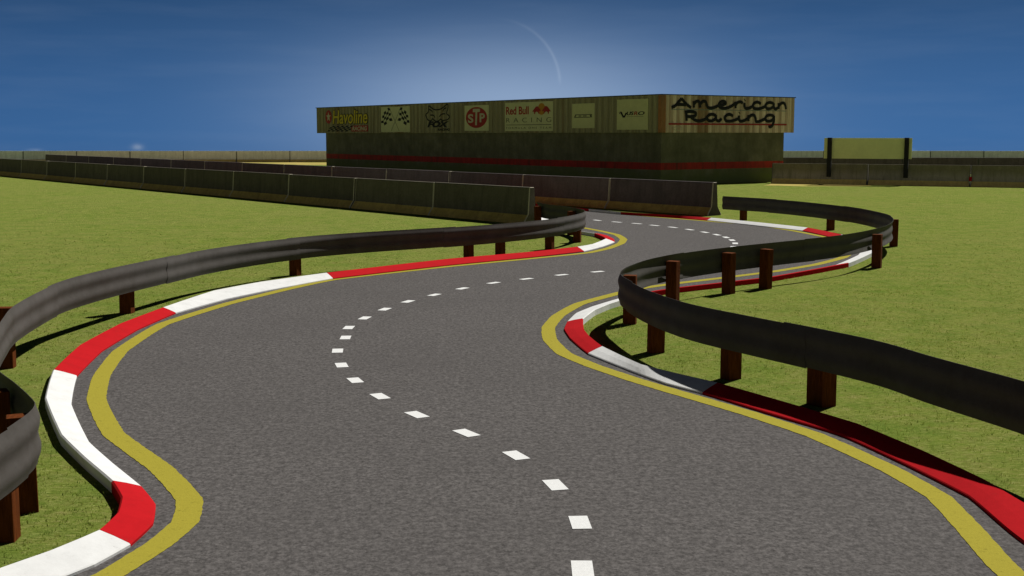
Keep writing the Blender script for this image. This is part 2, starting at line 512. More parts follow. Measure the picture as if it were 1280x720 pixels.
def ribbon(P, w, z, step=.15, rough=0.0):
    P, _ = resample(P, step)
    T = tangents(P); m = MB()
    vs = []
    for p, t in zip(P, T):
        n = Vector((t.y, -t.x, 0)) * w / 2
        a, b = 1 + random.uniform(-rough, rough) * 2 / w, 1 + random.uniform(-rough, rough) * 2 / w
        vs += [(p.x - n.x * a, p.y - n.y * a, z), (p.x + n.x * b, p.y + n.y * b, z)]
    m.add(vs, [(2 * i, 2 * i + 1, 2 * i + 3, 2 * i + 2) for i in range(len(P) - 1)])
    return m
V2 = lambda x, y: Vector((x, y, 0))
YL = [V2(-3.3, -9), V2(-3.3, 1), V2(-3.28, 4.2), V2(-3.1, 5.9), at(70, 752), at(137, 720), at(198, 682), at(231, 654), at(237, 626), at(203, 588), at(142, 543), at(120.5, 500), at(127.5, 470), at(151, 439), at(203, 406), at(283, 380.5),
      at(360, 361.5), at(415, 350), at(560, 333.6), at(670, 323), at(735, 316.3), at(760, 310.8), at(776, 304.5), at(779.5, 299.4), at(771, 293.7), at(750, 288.9), at(722, 283.5), at(697, 274), at(688, 262.5), V2(.9, 50), V2(-3, 54.8), V2(-23.5, 78.5), V2(-34, 91)]
YR = [V2(3.9, -9), V2(3.9, 1), V2(3.75, 5), V2(3.45, 7.2), at(1275, 728), at(1205, 655), at(1173, 622), at(1111, 586.7), at(1019, 545), at(936, 517.5), at(840, 489.5), at(795, 476), at(740, 457.5), at(705, 442.5), at(687.5, 425), at(685.5, 410),
      at(698, 395), at(725, 380), at(775, 366.5), at(803, 360.5), at(840, 355.3), at(905, 347.5), at(969, 339.5), at(1020, 331), at(1053, 322.5), at(1066, 313), at(1062, 305.5), at(1035, 297.3), at(991, 288.6), at(947, 282), at(880, 276.3), at(820, 271.5), at(770, 267.6)]
for nm, P in (('edge_line', YL), ('edge_line', YR)):
    Q, par = smooth_path(P, .12, 3)
    Q = [q.lerp(P[min(int(t), len(P) - 2)].lerp(P[min(int(t), len(P) - 2) + 1], t - min(int(t), len(P) - 2)), .6) for q, t in zip(Q, par)]
    ribbon(Q, .200, .008, .05, .004).build(nm, M['yellow'], road)
DASH = [(728, 712), (725, 654), (694, 607), (645, 570), (583, 542), (521, 519), (475, 496), (444, 476), (427, 457), (422, 439), (432, 422.5), (436, 410), (456, 398), (481, 387), (510, 377.3), (543, 369), (578, 361), (617, 354), (658, 349), (702, 344), (747, 340),
        (793, 336), (838, 331.5), (876, 325), (903, 317), (916, 309), (919, 304.5), (915, 300.5), (907.5, 297), (896, 293.7), (881, 290.6), (862, 287.3), (841, 284.4), (818, 282), (796, 279.7), (771, 277.8), (746.5, 275.6), (722, 272), (706, 267)]
D = [V2(.55, 1.5), V2(.52, 2.6), V2(.5, 3.7), V2(.49, 4.8), V2(.48, 5.9), V2(.47, 6.9)] + [at(*p) for p in DASH]
DT = tangents(D)
dm = MB()
for i, (p, t) in enumerate(zip(D, DT)):
    n = Vector((t.y, -t.x, 0))
    w, l = .07, .15
    if i > 26: l = .22
    dm.add([(p + t * a * l + n * b * w + Vector((0, 0, .008))) for a, b in ((-1, -1), (1, -1), (1, 1), (-1, 1))], [(0, 1, 2, 3)])
dashes = dm.build('centre_line', M['white'], road)

# ------------------------------------------------------------------ short blades on the near turf
import numpy as np
def turf():
    rs = np.random.RandomState(11)
    n = 95000
    # thinner with distance
    d = 4 + 34 * rs.rand(n) ** 1.25
    x = (rs.rand(n) * 2 - 1) * (d * .46 + 1.2)
    P = np.stack([x, d], 1)
    poly = np.array([(p.x, p.y) for p in LO] + [(p.x, p.y) for p in RO[::-1]])
    inside = np.zeros(n, bool); j = len(poly) - 1
    for i in range(len(poly)):
        xi, yi = poly[i]; xj, yj = poly[j]
        if yi != yj:
            c = ((yi > P[:, 1]) != (yj > P[:, 1])) & (P[:, 0] < (xj - xi) * (P[:, 1] - yi) / (yj - yi) + xi)
            inside ^= c
        j = i
    P = P[~inside]
    patch = np.sin(P[:, 0] * 1.7 + np.sin(P[:, 1] * 1.3) * 1.5) * np.sin(P[:, 1] * 1.1 + np.sin(P[:, 0] * .9))
    P = P[rs.rand(len(P)) < (.55 + .4 * patch) * np.clip((37 - P[:, 1]) / 20, 0, 1)]
    V, Fc = [], []
    for (px, py) in P:
        for b in range(3):
            a = rs.rand() * 6.283; h = .011 + .021 * rs.rand() ** 2; w = .0022 + .0022 * rs.rand() + py * .00012
            ox, oy = px + rs.normal(0, .018), py + rs.normal(0, .018)
            ln = .6 * h * rs.rand(); la = rs.rand() * 6.283
            cx, cy = math.cos(a) * w, math.sin(a) * w
            k = len(V)
            V += [(ox - cx, oy - cy, -.002), (ox + cx, oy + cy, -.002), (ox + math.cos(la) * ln, oy + math.sin(la) * ln, h)]
            Fc.append((k, k + 1, k + 2))
    me = bpy.data.meshes.new('grass_blades'); me.from_pydata(V, [], Fc); me.update()
    m = NT('grass_blade')
    f = m.noise(9, 4, .7); big = m.noise(.7, 4, .6)
    col = m.ramp(f, [(.32, (0.087, 0.138, 0.016)), (.5, (0.191, 0.240, 0.035)), (.68, (0.365, 0.328, 0.094))])
    col = m.mix(m.ramp(big, [(.45, (0, 0, 0)), (.7, (.5, .5, .5))]), col, (.09, .16, .02))
    m.fin(col, 1, 0, 0)
    tr = m.n('ShaderNodeBsdfTranslucent'); m.l(col, tr.inputs['Color'])
    mx = m.n('ShaderNodeMixShader'); mx.inputs[0].default_value = .5
    m.l(m.b.outputs[0], mx.inputs[1]); m.l(tr.outputs[0], mx.inputs[2])
    m.l(mx.outputs[0], m.t.nodes['Material Output'].inputs['Surface'])
    tag(link('grass_blades', me, None, [m.mat]), 'short mown grass blades on the near turf beside the kerbs', 'grass', kind='stuff')
turf()

# ------------------------------------------------------------------ guardrails
ZT, ZB = .82, .385
def rail_profile():
    pts = []
    n = 16
    for k in range(n + 1):
        s = k / n
        off = .011 * (1 - math.cos(4 * math.pi * s)) + .012 * math.sin(math.pi * s)
        pts.append((off, ZB + (ZT - ZB) * s))
    return pts
PROF = rail_profile()

def guardrail(path, side, posts, label, panel_len, base_loc, big=()):
    P, _ = smooth_path(path, .1, 2)
    P, L = resample(P, .12)
    T = tangents(P)
    N = [Vector((t.y, -t.x, 0)) * side for t in T]          # towards the road
    root = empty('guardrail', base_loc)
    tag(root, label, 'guardrail', group='steel guardrails on timber posts beside the track')
    c0 = Vector(base_loc)
    per = int(panel_len / .12)
    k = 0; idx = 0
    while k < len(P) - 1:
        e = min(k + per + 3, len(P) - 1)
        if len(P) - 1 - e < 6: e = len(P) - 1
        m = MB()
        lift = .0045 * (idx % 2); drop = -.010 * (idx % 2)
        front, back = [], []
        for i in range(k, e + 1):
            for off, z in PROF:
                front.append(P[i] + N[i] * (off + lift - .02) + Vector((0, 0, z + drop)) - c0)
                back.append(P[i] + N[i] * (off + lift - .0235) + Vector((0, 0, z + drop)) - c0)
        n = len(PROF); r = e - k + 1
        fq = [(i * n + j, i * n + j + 1, (i + 1) * n + j + 1, (i + 1) * n + j) for i in range(r - 1) for j in range(n - 1)]
        b0 = len(front)
        m.add(front + back, fq + [tuple(b0 + a for a in q[::-1]) for q in fq], 0, True)
        allv = front + back
        rim = [(i * n, (i + 1) * n, b0 + (i + 1) * n, b0 + i * n) for i in range(r - 1)] + [(i * n + n - 1, b0 + i * n + n - 1, b0 + (i + 1) * n + n - 1, (i + 1) * n + n - 1) for i in range(r - 1)]
        rim += [(j, b0 + j, b0 + j + 1, j + 1) for j in range(n - 1)]
        q = (r - 1) * n
        rim += [(q + j, q + j + 1, b0 + q + j + 1, b0 + q + j) for j in range(n - 1)]
        m.add(allv, rim, 0, False)
        pan = m.build('rail_panel', M['rail'], root)
        k = e if e == len(P) - 1 else k + per
        idx += 1
    for (px, py) in posts:
        q = at(px, py) if not isinstance(px, Vector) else px
        i = min(range(len(P)), key=lambda j: (P[j] - q).length)
        off = (P[i] - q).dot(N[i]); sag = P[i].z                          # how far the post stands behind the rail
        p = Vector((P[i].x, P[i].y, 0)) - N[i] * min(max(off, .125), .26)
        w = .08
        hx = .125 if (px, py) in big else w
        m = MB()
        m.box(-hx, hx, -.095, .095, -.15, .725 + sag + random.uniform(-.012, .012), 0, .008)
        po = m.build('post', M['wood'], root)
        t = T[i]
        po.location = p - c0
        po.rotation_euler = (random.uniform(-.012, .012), random.uniform(-.012, .012), math.atan2(t.y, t.x) + random.uniform(-.06, .06))
    return root

def TOP(x, y, z=None):                   # a point of the rail's top edge; z is kept as sag below the usual height
    v = at(x, y, z or ZT); v.z = (z or ZT) - ZT
    return v
left_path = [V2(-4.75, -8), V2(-4.75, -2), V2(-4.74, 3), V2(-4.7, 5.2), V2(-4.45, 6.7), TOP(-60, 573), TOP(0, 543), TOP(26, 526), TOP(43, 513), TOP(48, 504), TOP(42, 496), TOP(22, 478), TOP(0, 461), V2(-4.93, 11.5), V2(-5.27, 12.5), TOP(7, 395), TOP(17, 383), TOP(50, 364), TOP(83, 350), TOP(133, 337), TOP(200, 323, 0.8), TOP(267, 310, 0.785), TOP(350, 299, 0.775), TOP(420, 292.7, 0.765), TOP(560, 284, 0.765), TOP(622.5, 279.6, 0.765), TOP(685, 273.8, 0.765), TOP(719, 268.6, 0.765),
             TOP(732, 264.2, 0.765), TOP(727.5, 261.2, 0.765), TOP(710, 257.8, 0.765), TOP(685, 254.8, 0.765), TOP(672, 252, 0.765)]
right_path = [V2(5.05, -8), V2(5.05, -2), V2(5.0, 3), V2(4.85, 6), V2(4.6, 8), TOP(1310, 487), TOP(1280, 477.5), TOP(1160, 445), TOP(1100, 427.5), TOP(1030, 412.5), TOP(940, 395), TOP(860, 378.5), TOP(810, 362.5), TOP(785, 350.5), TOP(773.5, 342), TOP(777.5, 336),
              TOP(791, 330), TOP(810.5, 323.8), TOP(850, 316), TOP(904, 308.8), TOP(969, 302), TOP(1035, 295.5), TOP(1070, 290.5), TOP(1101, 283.5, 0.8), TOP(1115.5, 275.6, 0.785), TOP(1113, 270, 0.785), TOP(1101, 266, 0.77), TOP(1068, 259.4, 0.77), TOP(1024, 254, 0.77), TOP(969, 249, 0.77), TOP(903, 245.2, 0.77)]
left_posts = [(V2(-4.75, -5), 0), (V2(-4.75, -1), 0), (V2(-4.74, 3), 0), (V2(-4.4, 6.8), 0), (10, 676), (40, 640), (2, 596), (V2(-5.25, 11.6), 0), (9, 459), (160, 391), (375, 344.7), (574.5, 321.8), (624, 318.5), (691, 311.5), (727, 303), (716, 293.5), (681, 285)]
right_posts = [(V2(5.05, -5), 0), (V2(5.05, -1), 0), (V2(4.95, 3.2), 0), (V2(4.55, 7.6), 0), (1028, 507), (914, 473.5), (812, 440), (783, 404), (828, 380), (907, 366), (958, 360.5), (1095, 335), (1117, 308), (1035.7, 287.6), (930.5, 275.3)]
guardrail(left_path, 1, left_posts, 'dark steel guardrail curving round the grass on the left of the track', 4.3, (-4.75, 8, 0))
guardrail(right_path, -1, right_posts, 'dark steel guardrail looping in an S round the grass on the right of the track', 4.3, (5.0, 8, 0), big=((1028, 507),))

# ------------------------------------------------------------------ concrete barriers
BL, BH = 5.41, 1.15
def barrier_mesh(name, body, flare, edge, gap=.03):
    hl = BL / 2 - gap / 2
    prof = [(.33, 0), (.33, .05), (.325, .06), (.165, .285), (.150, .33), (.095, BH - .025), (.075, BH)]
    full = [(-a, z) for a, z in prof] + [(a, z) for a, z in prof[::-1]]
    zone = []
    for (a, z), (b, z2) in zip(full, full[1:]):
        zm = (z + z2) / 2
        zone.append(1 if zm < .30 else 0)
    m = MB()
    stations = [(-hl, .92), (-hl + .018, 1), (-hl + .042, 1), (0, 1), (hl - .042, 1), (hl - .018, 1), (hl, .92)]
    n = len(full)
    rows = [[(x, a * k, z if z < BH - .03 else z - (1 - k) * .1) for a, z in full] for x, k in stations]
    vs = [v for r in rows for v in r]
    m.add(vs, [])
    for i in range(len(rows) - 1):
        for j in range(n - 1):
            mi = zone[j]
            if i in (0, 1, 4, 5): mi = 2
            m.f.append([i * n + j, i * n + j + 1, (i + 1) * n + j + 1, (i + 1) * n + j]); m.m.append(mi); m.sm.append(False)
    m.f.append(list(range(n))); m.m.append(0); m.sm.append(False)
    q = (len(rows) - 1) * n
    m.f.append([q + j for j in range(n)][::-1]); m.m.append(0); m.sm.append(False)
    o = m.build(name, [body, flare, edge])
    return o
NUM = ['first', 'second', 'third', 'fourth', 'fifth', 'sixth', 'seventh', 'eighth', 'ninth', 'tenth', 'eleventh', 'twelfth', 'thirteenth', 'fourteenth', 'fifteenth', 'sixteenth']
def barrier_row(start, direction, count, proto, labels, group, jitter=1.0, skip=()):
    d = Vector((direction[0], direction[1], 0)).normalized()
    rz = math.atan2(d.y, d.x)
    made = []
    for k in range(count):
        if k in skip: continue
        p = Vector((start[0], start[1], 0)) + d * BL * (k + .5)
        o = proto if not made else proto.copy()
        if made: COL.objects.link(o)
        o.location = (p.x + random.uniform(-.015, .015) * jitter, p.y + random.uniform(-.015, .015) * jitter, random.uniform(-.008, .004) * jitter)
        o.rotation_euler = (0, 0, rz + random.uniform(-.003, .003) * jitter)
        tag(o, labels(k), 'barrier', group)
        made.append(o)
    return made
# near row, from its open end beside the left guardrail out to the left
e1, a1 = Vector((.65, 38.84)), Vector((-35.47, 86.08))
pm = barrier_mesh('concrete_barrier', M['b_moss'], M['flare_brown'], M['edge'])
barrier_row(e1, a1 - e1, 12, pm, lambda k: 'mossy dark concrete barrier at the open end of the near row, beside the guardrail' if k == 0 else 'mossy dark concrete barrier, %s from the open end of the near left row' % NUM[k], 'mossy barriers of the near left row')
e2, a2 = Vector((7.07, 42.94)), Vector((-38.71, 103.34))
pd = barrier_mesh('concrete_barrier', M['b_dark'], M['flare_brown'], M['edge'])
barrier_row(e2, a2 - e2, 14, pd, lambda k: 'sooty dark concrete barrier ending the row in front of the building corner' if k == 0 else ('sooty dark concrete barrier at the far left end of the row behind the mossy one' if k == 13 else 'sooty dark concrete barrier, %s from the track end of the row before the building' % NUM[k]), 'sooty barriers of the second row')
# row running right from the building
pa = barrier_mesh('concrete_barrier', M['b_two'], M['flare_ochre'], M['edge_dark'])
A0 = Vector((15.05, 71.75)); AD = Vector((12.04, -5.6))
rowA = barrier_row(A0, AD, 3, pa, lambda k: ['brown grey concrete barrier against the building with the billboard left post before it',
    'brown grey concrete barrier under the right end of the billboard', 'brown grey concrete barrier right of the billboard with a red mark at its joint',
    'brown grey concrete barrier, fourth from the building in the row by the billboard'][k], 'brown grey barriers running right from the building')
pc = barrier_mesh('concrete_barrier', M['b_dark'], M['flare_brown'], M['edge_dark'])
barrier_row(Vector((17.2, 89.6)), Vector((1, -.03)), 4, pc, lambda k: ['dark concrete barrier seen between the building and the billboard, behind the brown grey row', 'dark concrete barrier hidden low behind the billboard',
    'dark concrete barrier behind the brown grey row just right of the billboard', 'dark concrete barrier behind the brown grey row at the far right edge'][k], 'dark barriers behind the brown grey row')
pb = barrier_mesh('concrete_barrier', M['b_pale'], M['flare_ochre'], M['edge_dark'], gap=.014)
nB = 28
xB = -22.5 + BL - 12 * BL
def labB(k):
    x = xB + (k + .5) * BL
    if x < -17.5:
        n = int(round((-19.8 - x) / BL))
        return 'pale concrete barrier of the far wall, %s counted leftwards from the building' % NUM[max(0, n)]
    n = int(round((x - 29.0) / BL))
    return 'pale concrete barrier of the far wall, %s counted rightwards from the building' % NUM[max(0, n)]
vis = [k for k in range(nB) if not (-19.6 < xB + (k + .5) * BL < 25) and abs(xB + (k + .5) * BL) < 57]
rowB = barrier_row(Vector((xB, 126.1)), Vector((1, 0)), nB, pb, labB, 'pale barriers of the far wall', 1.0, skip=[k for k in range(nB) if k not in vis])
# red marker plate at a joint of the row beside the billboard
mk = MB(); mk.box(-.075, .075, -.012, .012, .0, .24, 0, .008)
mk.box(-.075, .075, -.014, .014, -.14, -.015, 1, .008)
jd = AD.normalized(); jn = Vector((jd.y, -jd.x))
jp = A0 + jd * BL * 2 + jn * .285
mko = mk.build('marker_plate', [M['kerb_red'], M['cream']])
mko.location = (jp.x, jp.y, .30); mko.rotation_euler = (-.35, 0, math.atan2(jd.y, jd.x))
tag(mko, 'small red marker with pale foot on the joint of two brown grey barriers', 'marker')

# straw-coloured verges at the foot of the far wall and of the row by the billboard
def mat_straw():
    m = NT('dry_straw_grass')
    a = m.noise(.35, 5, .7); f = m.noise(9, 5, .75)
    col = m.ramp(f, [(.3, (.30, .235, .07)), (.7, (.50, .40, .14))])
    col = m.mix(m.ramp(a, [(.42, (0, 0, 0)), (.68, (.8, .8, .8))]), col, (.22, .24, .05))
    return m.fin(col, 1.0, 0, 0)
STRAW = mat_straw()
def verge(pts, seed, label):
    rnd = random.Random(seed)
    P = [Vector((x, y, 0)) for x, y in pts]
    loop_ = []
    for a, b in zip(P, P[1:] + P[:1]):
        n = max(2, int((b - a).length / 1.2))
        for k in range(n):
            q = a.lerp(b, k / n); q.x += rnd.uniform(-.3, .3); q.y += rnd.uniform(-.5, .3)
            loop_.append(q)
    tag(sheet('dry_verge', loop_, .004, STRAW), label, 'ground', kind='structure')
verge([(-46, 121.5), (-30, 116.5), (-13, 114.0), (-12.2, 125.4), (-46, 125.4)], 3, 'straw yellow strip of ground along the far wall left of the building')
q0, q1 = A0 - jn * -.36, A0 + jd * 5.4 + jn * .36
verge([(q0.x, q0.y), (q1.x, q1.y), (q1.x + jn.x * 1.9, q1.y + jn.y * 1.9), ((q0 + q1).x / 2 + jn.x * 3.1, (q0 + q1).y / 2 + jn.y * 3.1), (q0.x + jn.x * 3.0, q0.y + jn.y * 3.0)], 5, 'straw yellow strip of ground at the foot of the brown grey barriers')

# ------------------------------------------------------------------ building
AZ = R(-35.0)
C0 = Vector((8.26, 68.83, 0))
dl = Vector((math.sin(AZ), math.cos(AZ), 0))            # along the long front, away from the corner
dr = Vector((math.cos(AZ), -math.sin(AZ), 0))           # along the short side, away from the corner
nl, nr = -dr, -dl                                         # outward normals of the two seen sides
# local frame of the building: x = dr, y = dl ; origin at the corner
bld = empty('building', C0, math.atan2(dr.y, dr.x))
tag(bld, 'low mossy trackside building with a ribbed fascia and red stripe', 'building')
LL, LW, LR, WH = 41.9, 41.1, 9.75, 2.95
m = MB()
m.box(0, LR, 0, LW, -.1, WH)
m.build('wall', M['wall'], bld)
m = MB()
for (x0, x1, y0, y1) in ((-.006, LR + .006, -.006, .0), (-.006, .0, 0, LW), (LR, LR + .006, 0, LW), (-.006, LR + .006, LW, LW + .006)):
    m.box(x0, x1, y0, y1, .84, 1.23)
m.build('painted_stripe', M['stripe'], bld)
OV, FZ0, FZ1 = .28, 2.90, 5.0
def ribbed(x0, y0, x1, y1):
    """corrugated sheet from (x0,y0) to (x1,y1), ribs standing out to the right of travel"""
    a, b = Vector((x0, y0, 0)), Vector((x1, y1, 0))
    t = (b - a).normalized(); n = Vector((t.y, -t.x, 0)); L = (b - a).length
    pitch = .27
    cnt = int(round(L / pitch)); pit = L / cnt
    pts = []
    for k in range(cnt):
        s = k * pit
        for f, o in ((0, 0), (.30, 0), (.42, .035), (.58, .035 if False else .04), (.88, .04)):
            pts.append((s + f * pit, o))
    pts.append((L, 0))
    m = MB(); vs = []
    for s, o in pts:
        p = a + t * s + n * o
        vs += [(p.x, p.y, FZ0), (p.x, p.y, FZ1 - .05)]
    m.add(vs, [(2 * i, 2 * i + 2, 2 * i + 3, 2 * i + 1) for i in range(len(pts) - 1)])
    return m
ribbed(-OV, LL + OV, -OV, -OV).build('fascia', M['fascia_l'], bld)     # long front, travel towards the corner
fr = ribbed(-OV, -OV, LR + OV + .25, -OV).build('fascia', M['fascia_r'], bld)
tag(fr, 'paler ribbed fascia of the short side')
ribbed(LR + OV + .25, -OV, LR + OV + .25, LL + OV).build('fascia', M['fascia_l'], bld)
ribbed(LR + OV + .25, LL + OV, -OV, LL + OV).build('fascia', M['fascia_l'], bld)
X1 = LR + OV + .25
m = MB()
e = .06
m.box(-OV - e, X1 + e, -OV - e, -OV + .05, FZ1 - .05, FZ1)
m.box(-OV - e, X1 + e, LL + OV - .05, LL + OV + e, FZ1 - .05, FZ1)
m.box(-OV - e, -OV + .05, -OV + .05, LL + OV - .05, FZ1 - .05, FZ1)
m.box(X1 - .05, X1 + e, -OV + .05, LL + OV - .05, FZ1 - .05, FZ1)
m.build('roof_trim', M['trim'], bld)
m = MB(); m.box(-OV + .03, X1 - .03, -OV + .03, LL + OV - .03, WH + .003, FZ1 - .25)
m.build('roof', M['roof'], bld)
# corner flashing, rusty
rust = mottled('rusted_flashing', (.30, .13, .045), .35, 4, .75, streak=((.16, .10, .05), (1, 1, .1)))
m = MB(); m.box(-OV - .052, -OV + .28, -OV - .052, -OV - .046, FZ0, FZ1 - .055)
m.box(-OV - .052, -OV - .046, -OV - .046, -OV + .20, FZ0, FZ1 - .055)
m.build('corner_flashing', rust, bld)

# ------------------------------------------------------------------ signs
def plane_hit(px, py, origin, normal):
    d = ray(px, py); o = Vector((0, 0, CH))
    t = (origin - o).dot(normal) / d.dot(normal)
    return o + d * t
FL = C0 + nl * (OV + .045) + nr * (OV + .045)            # corner of the fascia face
class Sign:
    def __init__(s, face, x0, y0, x1, y1, name, label):
        n = nl if face == 'L' else nr
        u = -dl if face == 'L' else dr
        a, b = plane_hit(x0, (y0 + y1) / 2, FL, n), plane_hit(x1, (y0 + y1) / 2, FL, n)
        xm = (x0 + x1) / 2
        zt, zb = plane_hit(xm, y0, FL, n).z, plane_hit(xm, y1, FL, n).z
        s.w, s.h = abs((b - a).dot(u)), zt - zb
        c = (a + b) / 2; c.z = (zt + zb) / 2
        o = bpy.data.objects.new(name, None); COL.objects.link(o); o.empty_display_size = .2
        o.matrix_world = Matrix(((u.x, 0, n.x, c.x), (u.y, 0, n.y, c.y), (0, 1, 0, c.z), (0, 0, 0, 1)))
        s.o = o
        tag(o, label, 'sign', 'signs along the fascia of the building')

    def X(s, u): return (u - .5) * s.w
    def Y(s, v): return (v - .5) * s.h

    def panel(s, mat, z=.02, name='panel'):
        m = MB(); m.box(-s.w / 2, s.w / 2, -s.h / 2, s.h / 2, -.02, z, 0, .006)
        return m.build(name, M[mat], s.o)

    def poly(s, pts, mat, z, name, parent=None, t=.006):
        P = [(s.X(u), s.Y(v)) for u, v in pts]
        return s.polys([P], mat, z, name, t)

    def polys(s, Ps, mat, z, name, t=.006):
        m = MB()
        for P in Ps:
            n = len(P)
            tri = tessellate_polygon([[Vector((x, y, 0)) for x, y in P]])
            vs = [(x, y, z) for x, y in P] + [(x, y, z + t) for x, y in P]
            m.add(vs, [tuple(n + i for i in f) for f in tri] + [(i, (i + 1) % n, n + (i + 1) % n, n + i) for i in range(n)])
        return m.build(name, M[mat], s.o)

    def rect(s, u0, v0, u1, v1, mat, z, name):
        return s.poly([(u0, v0), (u1, v0), (u1, v1), (u0, v1)], mat, z, name)

    def disc(s, u, v, r, mat, z, name, sx=1, n=36):
        P = [(s.X(u) + r * sx * math.cos(2 * math.pi * k / n), s.Y(v) + r * math.sin(2 * math.pi * k / n)) for k in range(n)]
        return s.polys([P], mat, z, name)

    def text(s, body, u0, v0, u1, v1, mat, z, name='lettering', bold=0.0, shear=0.0, space=1.0):
        cu = bpy.data.curves.new('t', 'FONT'); cu.body = body; cu.size = 1; cu.offset = bold; cu.shear = shear; cu.space_character = space
        cu.extrude = .004; cu.resolution_u = 4
        t = bpy.data.objects.new('t', cu); COL.objects.link(t)
        dg = bpy.context.evaluated_depsgraph_get()
        me = bpy.data.meshes.new_from_object(t.evaluated_get(dg))
        bpy.data.objects.remove(t); bpy.data.curves.remove(cu)
        xs = [v.co.x for v in me.vertices]; ys_ = [v.co.y for v in me.vertices]
        ax, bx, ay, by = min(xs), max(xs), min(ys_), max(ys_)
        X0, X1_, Y0, Y1 = s.X(u0), s.X(u1), s.Y(v0), s.Y(v1)
        for v in me.vertices:
            v.co.x = X0 + (v.co.x - ax) / (bx - ax) * (X1_ - X0)
            v.co.y = Y0 + (v.co.y - ay) / (by - ay) * (Y1 - Y0)
            v.co.z = z + (v.co.z + .004)
        me.name = name
        me.materials.clear()
        return link(name, me, s.o, [M[mat]])

    def strokes(s, L, mat, z, width, name, fit=None, src=None, sm=True):
        """L: polylines in a design grid; mapped from src box to fit box (fractions of the sign)"""
        cu = bpy.data.curves.new('k', 'CURVE'); cu.dimensions = '3D'; cu.bevel_depth = width / 2; cu.bevel_resolution = 2; cu.use_fill_caps = True
        sx0, sy0, sx1, sy1 = src; u0, v0, u1, v1 = fit
        for P in L:
            Q = [Vector((s.X(u0 + (x - sx0) / (sx1 - sx0) * (u1 - u0)), s.Y(v0 + (y - sy0) / (sy1 - sy0) * (v1 - v0)), 0)) for x, y in P]
            if sm and len(Q) > 2: Q, _ = smooth_path(Q, .04, 3)
            sp = cu.splines.new('POLY'); sp.points.add(len(Q) - 1)
            for k, q in enumerate(Q): sp.points[k].co = (q.x, q.y, 0, 1)
        t = bpy.data.objects.new('k', cu); COL.objects.link(t)
        dg = bpy.context.evaluated_depsgraph_get()
        me = bpy.data.meshes.new_from_object(t.evaluated_get(dg))
        bpy.data.objects.remove(t); bpy.data.curves.remove(cu)
        for v in me.vertices: v.co.z = z + v.co.z * .16
        me.name = name; me.materials.clear()
        return link(name, me, s.o, [M[mat]])

# 1 oil company mark
s = Sign('L', 407, 136.5, 461, 165, 'sign', 'yellow and black sign with a white star in a red disc, leftmost on the fascia')
r = .22 * s.h
s.disc(.075, .68, s.w * .078, 'red', .0, 'red_disc', 1, 40) if False else s.polys([[(s.X(.075) + s.w * .075 * math.cos(2 * math.pi * k / 36), s.Y(.68) + s.h * .30 * math.sin(2 * math.pi * k / 36)) for k in range(36)]], 'red', .0, 'red_disc')
st = []
for k in range(10):
    rr = 1 if k % 2 == 0 else .40
    a = math.pi / 2 + k * math.pi / 5
    st.append((s.X(.075) + s.w * .058 * rr * math.cos(a), s.Y(.68) + s.h * .235 * rr * math.sin(a)))
s.polys([st], 'cream', .008, 'star')
s.text('Havoline', .17, .33, .985, .99, 'black', .0, 'lettering', .045, .12)
s.text('Havoline', .18, .36, .975, .96, 'gold', .014, 'lettering', .018, .12)
ck = []
for i in range(10):
    for j in range(4):
        if (i + j) % 2 == 0:
            x0, x1 = .04 + i * .053, .04 + (i + 1) * .053
            y0, y1 = .02 + j * .065, .02 + (j + 1) * .065
            ck.append([(s.X(x0 + .02 * j), s.Y(y0)), (s.X(x1 + .02 * j), s.Y(y0)), (s.X(x1 + .02 * (j + 1)), s.Y(y1)), (s.X(x0 + .02 * (j + 1)), s.Y(y1))])
s.polys(ck, 'black', .0, 'chequered_band')
s.rect(.61, .02, .98, .28, 'red', .0, 'red_band')
s.text('RACING', .63, .06, .96, .24, 'cream', .008, 'lettering', .03, .2)
# 2 crossed flags
s = Sign('L', 476.5, 133.2, 512.5, 165, 'sign', 'cream board with two crossed black chequered flags')
s.panel('board_pale')
fl = []
def flag(sg):
    out = []
    for i in range(5):
        for j in range(4):
            if (i + j) % 2 == 0:
                def q(a, b):
                    # flag quadrilateral hanging from the pole tip
                    x = .30 - .26 * (b / 4) - .02 * a / 5 + .13 * (a / 5) * (1 - b / 4) + .02 * math.sin(a * 1.3)
                    y = .97 - .22 * (b / 4) - .52 * a / 5 + .03 * math.sin(b * 1.7)
                    return (x if sg < 0 else 1 - x, y)
                out.append([q(i, j), q(i + 1, j), q(i + 1, j + 1), q(i, j + 1)])
    return out
s.polys([[(s.X(x), s.Y(y)) for x, y in P] for P in flag(-1)], 'black', .021, 'flag')
s.polys([[(s.X(x), s.Y(y)) for x, y in P] for P in flag(1)], 'black', .021, 'flag')
s.strokes([[(.30, .97), (.64, .03)]], 'black', .024, .035, 'flag_pole', (0, 0, 1, 1), (0, 0, 1, 1), False)
s.strokes([[(.70, .97), (.36, .03)]], 'black', .028, .035, 'flag_pole', (0, 0, 1, 1), (0, 0, 1, 1), False)
